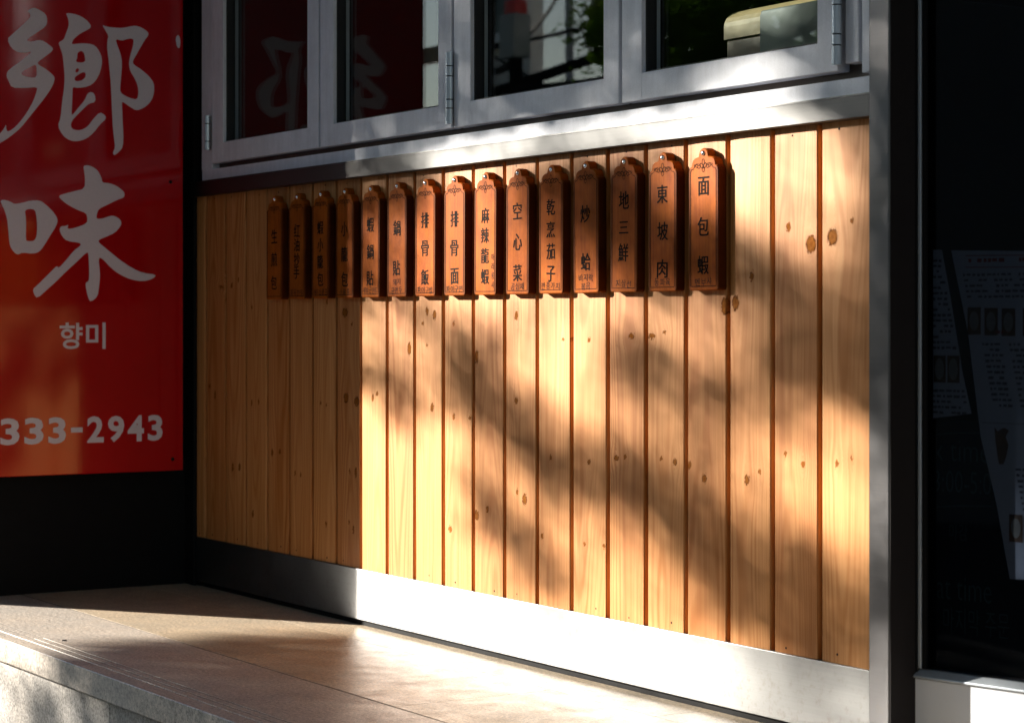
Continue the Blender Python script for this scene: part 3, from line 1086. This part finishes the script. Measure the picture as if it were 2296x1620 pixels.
def plaque_outline(ins=0.0):
    h = [(PW - .005, 0.0), (PW - .0015, .0015), (PW, .005), (PW, .2075), (PW - .0010, .2120), (PW - .0040, .2160), (PW - .0078, .2172), (PW - .0084, .2195), (PW - .0092, .2235), (PW - .0120, .2280), (PW - .0165, .2308),
         (PW - .0215, .2318), (PW - .0255, .2322), (.0148, .2332)]
    for t in range(0, 7):
        a = math.radians(4 + 86 * t / 6)
        h.append((.0140 * math.cos(a), .2335 + .0142 * math.sin(a)))
    full = h + [(-x, y) for x, y in h[::-1]]
    # drop the doubled top point
    out = []
    for p in full:
        if not out or abs(p[0] - out[-1][0]) + abs(p[1] - out[-1][1]) > 1e-5:
            out.append(p)
    if ins:
        k = len(out)
        res = []
        for i, p in enumerate(out):
            a, b = out[i - 1], out[(i + 1) % k]
            dx, dy = b[0] - a[0], b[1] - a[1]
            l = math.hypot(dx, dy) or 1
            res.append((p[0] - dy / l * ins, p[1] + dx / l * ins))
        out = res
    return out


q = MB()
o1, o2 = plaque_outline(), plaque_outline(0.0016)
rb = [q.bm.verts.new((x, 0, y)) for x, y in o1]
rf = [q.bm.verts.new((x, -PT + .0016, y)) for x, y in o1]
rt = [q.bm.verts.new((x, -PT, y)) for x, y in o2]
K = len(o1)
for i in range(K):
    j = (i + 1) % K
    q.bm.faces.new((rb[i], rb[j], rf[j], rf[i]))
    q.bm.faces.new((rf[i], rf[j], rt[j], rt[i]))
q.bm.faces.new(rb[::-1])
q.bm.faces.new(rt)
board_me = q.mesh('board', M['plaque'])
fr = lambda a, b: (a, -PT - .0004, b)
fr_o = lambda a, b: (a, -PT - .0004, b + .0248)
q = MB()
bw = PW - .0062
q.ribbon([(-bw + .009, .2125), (-bw + .003, .2115), (-bw, .2075), (-bw, .0085), (-bw + .002, .0072), (bw - .002, .0072), (bw, .0085), (bw, .2075), (bw - .003, .2115), (bw - .009, .2125)], .0013, fr)
border_me = q.mesh('border', M['engrave'])


def loop_pts(cx, cy, rx, ry, n=14, rot=0.0):
    return [(cx + rx * math.cos(2 * math.pi * k / n) * math.cos(rot) - ry * math.sin(2 * math.pi * k / n) * math.sin(rot),
             cy + rx * math.cos(2 * math.pi * k / n) * math.sin(rot) + ry * math.sin(2 * math.pi * k / n) * math.cos(rot)) for k in range(n)]


q = MB()
for (cx, cy, rx, ry, rot) in ((0, .1985, .0034, .0050, 0), (0, .1860, .0034, .0050, 0), (-.0045, .1920, .0030, .0055, .7), (.0045, .1920, .0030, .0055, -.7),
                              (-.0125, .1905, .0035, .0028, 0), (.0125, .1905, .0035, .0028, 0), (-.0185, .1925, .0026, .0038, .5), (.0185, .1925, .0026, .0038, -.5)):
    q.ribbon(loop_pts(cx, cy, rx, ry, 14, rot), .0011, fr_o, True)
for s in (-1, 1):
    q.ribbon([(s * .0065, .1960), (s * .010, .1945), (s * .0150, .1960), (s * .0215, .1945), (s * .0270, .1885)], .0012, fr_o)
    q.ribbon([(s * .0240, .1955), (s * .0262, .1935), (s * .0245, .1920)], .0011, fr_o)
knot_me = q.mesh('knot_ornament', M['engrave'])
q = MB()
b_ = bmesh.new()
bmesh.ops.create_uvsphere(b_, u_segments=12, v_segments=8, radius=0.0046)
for v in b_.verts:
    v.co = Vector((v.co.x, -PT + v.co.y * .8, .2385 + v.co.z))
q.take(b_)
nail_me = q.mesh('nail', M['nail'], True)

# dish names from the far corner towards the post, the height of each character, and the handwriting below
MENU = [
    ('生煎包', (.150, .095, .040), ()),
    ('红油抄手', (.160, .126, .092, .062), (('홍유만두', .015),)),
    ('蝦小籠包', (.162, .122, .084, .044), (('새우소롱포', .015),)),
    ('小籠包', (.155, .098, .042), (('소롱포', .014),)),
    ('蝦鍋貼', (.160, .100, .042), (('새우군만두', .015),)),
    ('鍋貼', (.148, .062), (('돼지', .032), ('군만두', .014))),
    ('排骨飯', (.160, .101, .040), (('파이구밥', .013),)),
    ('排骨面', (.158, .098, .040), (('파이구면', .013),)),
    ('麻辣龍蝦', (.160, .120, .079, .037), ()),
    ('空心菜', (.164, .103, .042), (('공심채', .015),)),
    ('乾烹茄子', (.166, .123, .081, .038), (('깐풍가지', .015),)),
    ('炒蛤', (.148, .058), (('바지락', .029), ('볶음', .013))),
    ('地三鮮', (.168, .118, .072), (('지삼선', .016),)),
    ('東坡肉', (.173, .107, .040), (('동파육', .015),)),
    ('面包蝦', (.181, .111, .044), (('멘보샤', .015),)),
]
ORD = ['first', 'second', 'third', 'fourth', 'fifth', 'sixth', 'seventh', 'eighth', 'ninth', 'tenth', 'eleventh', 'twelfth', 'thirteenth', 'fourteenth', 'fifteenth']
proto = None
pr_ = random.Random(5)
for i, (name, zs, notes) in enumerate(MENU):
    k = 14 - i
    px = starts[4 + i] + 0.034 + PW
    t = thing('menu_plaque', 'brown wooden menu plaque lettered %s, %s from the steel post' % (name, ORD[k]), 'plaque',
              (px + pr_.uniform(-.0008, .0008), -0.0012, 0.7325), 'wooden menu plaques hung in a row on the planks')
    t.rotation_euler = (0, pr_.uniform(-.011, .011), 0)
    if proto is None:
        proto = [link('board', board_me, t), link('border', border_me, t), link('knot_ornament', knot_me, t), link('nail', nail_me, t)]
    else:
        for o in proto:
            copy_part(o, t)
    q = MB()
    sz = .029 if len(name) > 3 else .031
    for ch, z in zip(name, zs):
        wd = sz * (1.0 if ch not in '小三' else 0.92)
        hg = sz * (1.05 if ch != '三' else .70)
        q = MB()
        add_text(q, ch, pr_.uniform(-.001, .001), z, wd, hg, fr, rot=pr_.uniform(-.03, .03), bold=.0008)
        q.build('character', M['ink'], t)
    if notes or i == 8:
        q = MB()
        for (tx, z) in notes:
            n_ch = len(tx)
            wch = min(.0150, .062 / n_ch)
            for c_i, ch in enumerate(tx):
                add_text(q, ch, (c_i - (n_ch - 1) / 2) * wch * 1.12 + pr_.uniform(-.0008, .0008), z + pr_.uniform(-.0014, .0014), wch * .92, .0138, fr, rot=pr_.uniform(-.12, .12))
        if i == 8:
            for c_i, ch in enumerate('마라롱샤'):
                add_text(q, ch, .0295, .076 - c_i * .0185, .010, .0135, fr, rot=pr_.uniform(-.1, .1))
        tag(q.build('handwriting', M['marker'], t), kind='stuff')

# ================================================================== TREES AND THE STREET OPPOSITE
GRID = """
999999988888888888887654456654444444444444444444
999999999888888888887654456654334444444444444444
999999999998888888887654456654333224444444444444
999999999999998888887654456654333222244444444444
999999999999999988887654456654333222222444444444
999999999999999999887654456654333222222222444444
999999999999999999999654456654333222222222224444
999999999999999999999994456654333222222222222244
999999999999999999999999956654333222222222222222
999999999999999999999999996354333222222222222222
999999999999999998765555678311333222222222222222
999999999999999887654321111121111222222222222222
999999999998876654332211111111111112222222222222
999999999877654322111111111111111111122222222222
999999998876432211111111111111111111111122222222
999999999865432111111111111111111111111111222222
999999999998754321111111111111111111111111112222
999999999999998765443322111111111111111111111112
999999999999999988777666554332211111111111111111
999999999999999998887777777766655433221111111111
999999999999999999988777777777777777665543322111
999999999999999999999977777777777777777777766654
999999999999999999999999777777777777777777777777
999999999999999999999999996666666677777777777777
999999999999999988899999999996666666666666666666
999999999999998987777899999999966666666666666666
999999999999987776555789999999998666666666666666
999999999999987555344589999999998765666666666666
999999999999987445455678999889998765456666666666
579999989999987656667778998887798765456796666666
444689977899988767966888898877654765456799966666
654446865589998877865688887776653434456799999666
776544454468887666653457776555443333336799999999
777765454467665543343344555433333333332299999999
667777666667544433333334333333333333332299999999
566667777777533333345444333333344433332222299999
455666677888533344456665433444445544444222222999
444455667777533356667887644555556655556642222229
444444566666534557989999766666667777876665322222
444444456666655667899998866666667788897776642222
444444456678777777889998666766677788998777766422
444444456778999987789998534555556788997777777653
334444456778899998778998533344444578887677777766
333334456778899999988888743344444457886566777777
333333345678899999888888876556654445685455677777
333333333457899999888888887776665433454344556777
111333333335799999877777787666665433332233445567
111113333334699999876566665445666432332222234455
111111133434699998864433454322245533332222222344
111111111156789998864332233322223333332222222223
111111111111788887654322222332222333442222222222
111111111111118888543332223334433455553222222222
111111111111111118883332224556665677653222222222
111111111111111111188833324578988788763222222222
111111111111111111111188834568999877763222222222
111111111111111111111111888467999887773222222222
111111111111111111111111118997889888883222222222
111111111111111111111111222119989888883112222222
111111111111111111111111232333288888873111112222
111111111111111111111111232223675887653111111112
111111111111111111111111232322346753322111111111
111111111171111111111111122322235664222221111111
111111111177771111111111122321112344321112221111
111111111177777711111111112221111111111111122211
111111111177777777111111111111111111111111111222
111111111177777777777111111111111111111111111111
111111111177777777777711111111111111111111111111
111111111177777777777711111111111111111111111111
111111111177777777777711111111111111111111111111
111111111177777777777711111111111111111111111111
111111111177777777777711111111111111111111111111
111111111177777777777711111111111111111111111111
""".split()
EU = Vector((SUN.y, -SUN.x, 0)).normalized()
EV = EU.cross(-SUN)
if EV.z < 0:
    EV = -EV


def add_leaf(vs_, fs, p, size, r):
    a = Vector((r.gauss(0, 1), r.gauss(0, 1), r.gauss(0, 1))).normalized()
    b = a.orthogonal().normalized()
    c = a.cross(b)
    th = r.uniform(0, 6.28)
    u = b * math.cos(th) + c * math.sin(th)
    w = a.cross(u)
    k = len(vs_)
    vs_ += [p - u * size, p + w * size * .42 + a * size * .12, p + u * size, p - w * size * .42 + a * size * .12]
    fs += [(k, k + 1, k + 2), (k, k + 2, k + 3)]


def leaves_obj(name, pts, size, mat, parent, r):
    vs_, fs = [], []
    for p in pts:
        add_leaf(vs_, fs, p, size * r.uniform(.7, 1.25), r)
    me = bpy.data.meshes.new(name)
    me.from_pydata(vs_, [], fs)
    me.materials.append(mat)
    return link(name, me, parent)


tree = thing('street_tree', 'leafy street tree whose low boughs shade the shop front', 'tree', (0, 0, 0))
r_ = random.Random(11)
pts = []
U0, V0, ST = 0.36, -0.22, 0.03
LEAF = 0.020
leaf_area = LEAF * LEAF * .84 * .5 * 1.02
for j, row in enumerate(GRID):
    for i, chx in enumerate(row):
        T = max(.012, (int(chx) / 9) ** 3.0)
        if int(chx) >= 9:
            continue
        n_ = -math.log(T) * ST * ST / leaf_area
        n_ = int(n_) + (1 if r_.random() < n_ - int(n_) else 0)
        for _ in range(n_):
            u = U0 + (i + r_.random()) * ST
            v = V0 + (j + r_.random()) * ST
            t_ = r_.uniform(6.2, 7.8)
            pts.append(EU * u + EV * v - SUN * t_)
# the rest of the crown, above and to both sides of the boughs
for _ in range(5200):
    u, v = r_.uniform(-.9, 3.0), r_.uniform(1.95, 4.0)
    if ((u - .9) / 1.9) ** 2 + ((v - 2.4) / 1.6) ** 2 > r_.uniform(.7, 1.0):
        continue
    pts.append(EU * u + EV * v - SUN * r_.uniform(6.0, 8.8))
for _ in range(1500):
    u, v = r_.choice((r_.uniform(-.7, .33), r_.uniform(1.82, 2.7))), r_.uniform(.75, 2.0)
    pts.append(EU * u + EV * v - SUN * r_.uniform(6.3, 7.9))
leaves_obj('crown', pts, LEAF, M['leaf'], tree, r_)
base = EU * 0.12 - SUN * 7.2
base = Vector((base.x, base.y, -0.37))
q = MB()
top = base + Vector((.1, -.05, 5.6))
q.tube([base, base + Vector((.02, .01, .8)), base + Vector((-.02, 0, 1.8)), base + Vector((.06, -.03, 3.6)), top], [.15, .12, .11, .095, .06], 10)
for (u, v, t_) in ((.75, 2.25, 7.0), (1.3, 2.3, 7.2), (2.1, 2.25, 7.0), (.9, 3.1, 7.4), (-.5, 2.5, 7.0), (1.5, 3.3, 7.6)):
    e = EU * u + EV * v - SUN * t_
    s_ = base + Vector((.06, -.03, 4.75 + .12 * v))
    mid = s_.lerp(e, .5) + Vector((0, 0, .25))
    q.tube([s_, mid, e], [.06, .042, .018], 6)
q.build('trunk', M['bark'], tree)


def bush_tree(name, label, at, rad, h0, h1, n, seed, size=.06, mat=None):
    t = thing(name, label, 'tree', (0, 0, 0), 'trees across the street')
    r = random.Random(seed)
    P_ = []
    clumps = [(Vector((at[0] + r.gauss(0, rad * .45), at[1] + r.gauss(0, rad * .45), r.uniform(h0, h1))), r.uniform(.25, .5) * rad * .6) for _ in range(34)]
    for c_, rr in clumps:
        for _ in range(n // 34):
            d = Vector((r.gauss(0, 1), r.gauss(0, 1), r.gauss(0, 1))).normalized() * rr * (r.random() ** .45)
            p = c_ + d
            if p.z < h1:
                P_.append(p)
    leaves_obj('crown', P_, size, mat or M['leaf_dark'], t, r)
    q_ = MB()
    q_.tube([(at[0], at[1], -.37), (at[0] + .05, at[1], (h0 + h1) / 2), (at[0], at[1] + .05, h1 - .3)], [.12, .09, .03], 8)
    for k in range(5):
        c_ = clumps[k * 5][0]
        q_.tube([(at[0] + .03, at[1], h0 + .1 * k), c_], [.04, .012], 6)
    q_.build('trunk', M['bark'], t)


bush_tree('bushy_tree', 'dense dark bushy tree mirrored in the window nearest the post', (-7.1, -7.3), 1.2, .5, 2.95, 9000, 3, .06)
bush_tree('bushy_tree', 'looser bushy tree standing further back across the street', (-9.3, -9.6), 1.2, 1.2, 4.0, 7000, 4, .08)

# pale building opposite, seen only as a reflection in the panes
bld = thing('building', 'low pale building with a tall windowed parapet across the street, mirrored in the panes', 'building', (0, 0, 0))
q = MB()
q.box(-26, -14.3, -17, -11.0, -.37, 2.9)
q.build('wall', M['facade'], bld)
q = MB()
q.box(-26.1, -14.2, -17.1, -10.9, 2.90, 3.05)
q.build('roof', M['trim'], bld)
q = MB()
q.box(-17.05, -15.50, -11.18, -11.0, 3.06, 5.15)
q.build('parapet', M['facade'], bld)


def far_window(x0, x1, z0, z1, pane):
    q_ = MB()
    d = .12
    q_.box(x0 - d, x0, -11.0, -10.93, z0 - d, z1 + d)
    q_.box(x1, x1 + d, -11.0, -10.93, z0 - d, z1 + d)
    q_.box(x0, x1, -11.0, -10.935, z1, z1 + d)
    f_ = q_.build('window', M['trim'], bld)
    q_ = MB()
    q_.box(x0, x1, -10.999, -10.97, z0, z1)
    q_.build('pane', pane, f_)
    q_ = MB()
    q_.box(x0 - .2, x1 + .2, -10.999, -10.85, z0 - .10, z0)
    q_.build('sill', M['trim'], f_)


far_window(-16.9, -15.62, 3.98, 4.98, M['darkglass'])
far_window(-21.8, -20.2, 0.9, 2.4, M['darkglass'])
far_window(-18.6, -17.0, 0.9, 2.4, M['darkglass'])
q = MB()
q.box(-24, -17.06, -11.3, -11.2, 3.88, 4.08)
for x in (-23.5, -21.0, -19.2, -17.3):
    q.box(x, x + .08, -11.28, -11.22, 3.05, 3.88)
q.build('roof_rail', M['brown'], bld)
q = MB()
q.tube([(-15.15, -11.3, 3.0), (-15.15, -11.3, 5.6)], .05, 10)
q.build('mast', M['pipe'], bld)
q = MB()
b_ = bmesh.new()
bmesh.ops.create_uvsphere(b_, u_segments=16, v_segments=10, radius=.36)
for v in b_.verts:
    v.co = Vector((v.co.x - 14.62, v.co.y - 11.6, 3.90 + max(0, v.co.z) * 1.8))
q.take(b_)
for dx in (-.25, .25):
    q.box(-14.65 + dx, -14.59 + dx, -11.63, -11.57, 3.0, 3.91)
q.build('roof_tank', M['brown'], bld)
wing = thing('building', 'dark low building set back beyond the pale one', 'building', (0, 0, 0))
q = MB()
q.box(-14.2, 2.0, -19, -15.5, -.37, 5.6)
q.build('wall', M['darkglass'], wing)
q = MB()
q.box(-14.25, 2.1, -19.1, -15.4, 5.6, 5.8)
q.build('roof', M['canopy'], wing)

sky_blocker = thing('building', 'unseen tall grey block added behind the viewpoint to cut the sky light', 'building', (0, 0, 0))
q = MB()
q.box(-4.2, 30, -20, -7.6, -.37, 15)  # unseen block added to hold sky light back from the shop front
q.build('wall', M['sky_blocker'], sky_blocker)
for k in range(9):
    for l in range(4):
        q = MB()
        q.box(-3.2 + k * 3.4, -1.2 + k * 3.4, -7.6, -7.56, 1.0 + l * 3.4, 2.9 + l * 3.4)
        q.build('window', M['darkglass'], sky_blocker)

pole = thing('utility_post', 'dark street post with a grey box and a red cap', 'post', (-10.19, -7.43, -.37))
q = MB()
q.tube([(0, 0, 0), (0, 0, 3.25)], [.075, .06], 10)
q.build('shaft', M['pole'], pole)
q = MB()
q.box(-.11, .11, -.08, .10, 3.25, 3.62, .01)
q.build('meter_box', M['greyplastic'], pole)
q = MB()
q.tube([(0, 0, 3.62), (0, 0, 3.72), (0, 0, 3.76)], [.10, .10, .05], 10)
q.build('cap', M['red_cap'], pole)
cabs = [((-10.19, -7.43, 2.86), (-17.6, -11.2, 4.0), .035, .18, 'upper cable sagging from the street post to the pale building'),
        ((-10.19, -7.43, 2.55), (-17.2, -11.2, 3.75), .05, .25, 'thick lower cable sagging from the street post to the pale building'),
        ((-10.19, -7.43, 2.62), (-5.4, -7.9, 3.1), .05, .2, 'thick cable running from the street post to the bushy tree'),
        ((-10.19, -7.43, 3.0), (-15.15, -11.3, 4.6), .02, .1, 'thin cable running from the street post to the roof mast')]
cabs += [((-17.0, -10.9, 3.86), (-11.2, -10.9, 3.98), .022, .06, 'thin dark cable strung level along the front of the pale building'),
         ((-17.3, -10.9, 3.24), (-11.2, -10.9, 3.86), .060, .05, 'thickest dark cable bundle rising along the front of the pale building'),
         ((-16.2, -10.85, 3.80), (-14.3, -10.85, 3.06), .018, .02, 'thin stay cable slanting down across the front of the pale building')]
for a, b, rr, sag, lb in cabs:
    a, b = Vector(a), Vector(b)
    q = MB()
    q.tube([a.lerp(b, k / 10) - Vector((0, 0, sag * 4 * (k / 10) * (1 - k / 10))) for k in range(11)], rr, 6)
    tag(q.build('cable', M['pole']), lb, 'cable', 'overhead cables', 'thing')
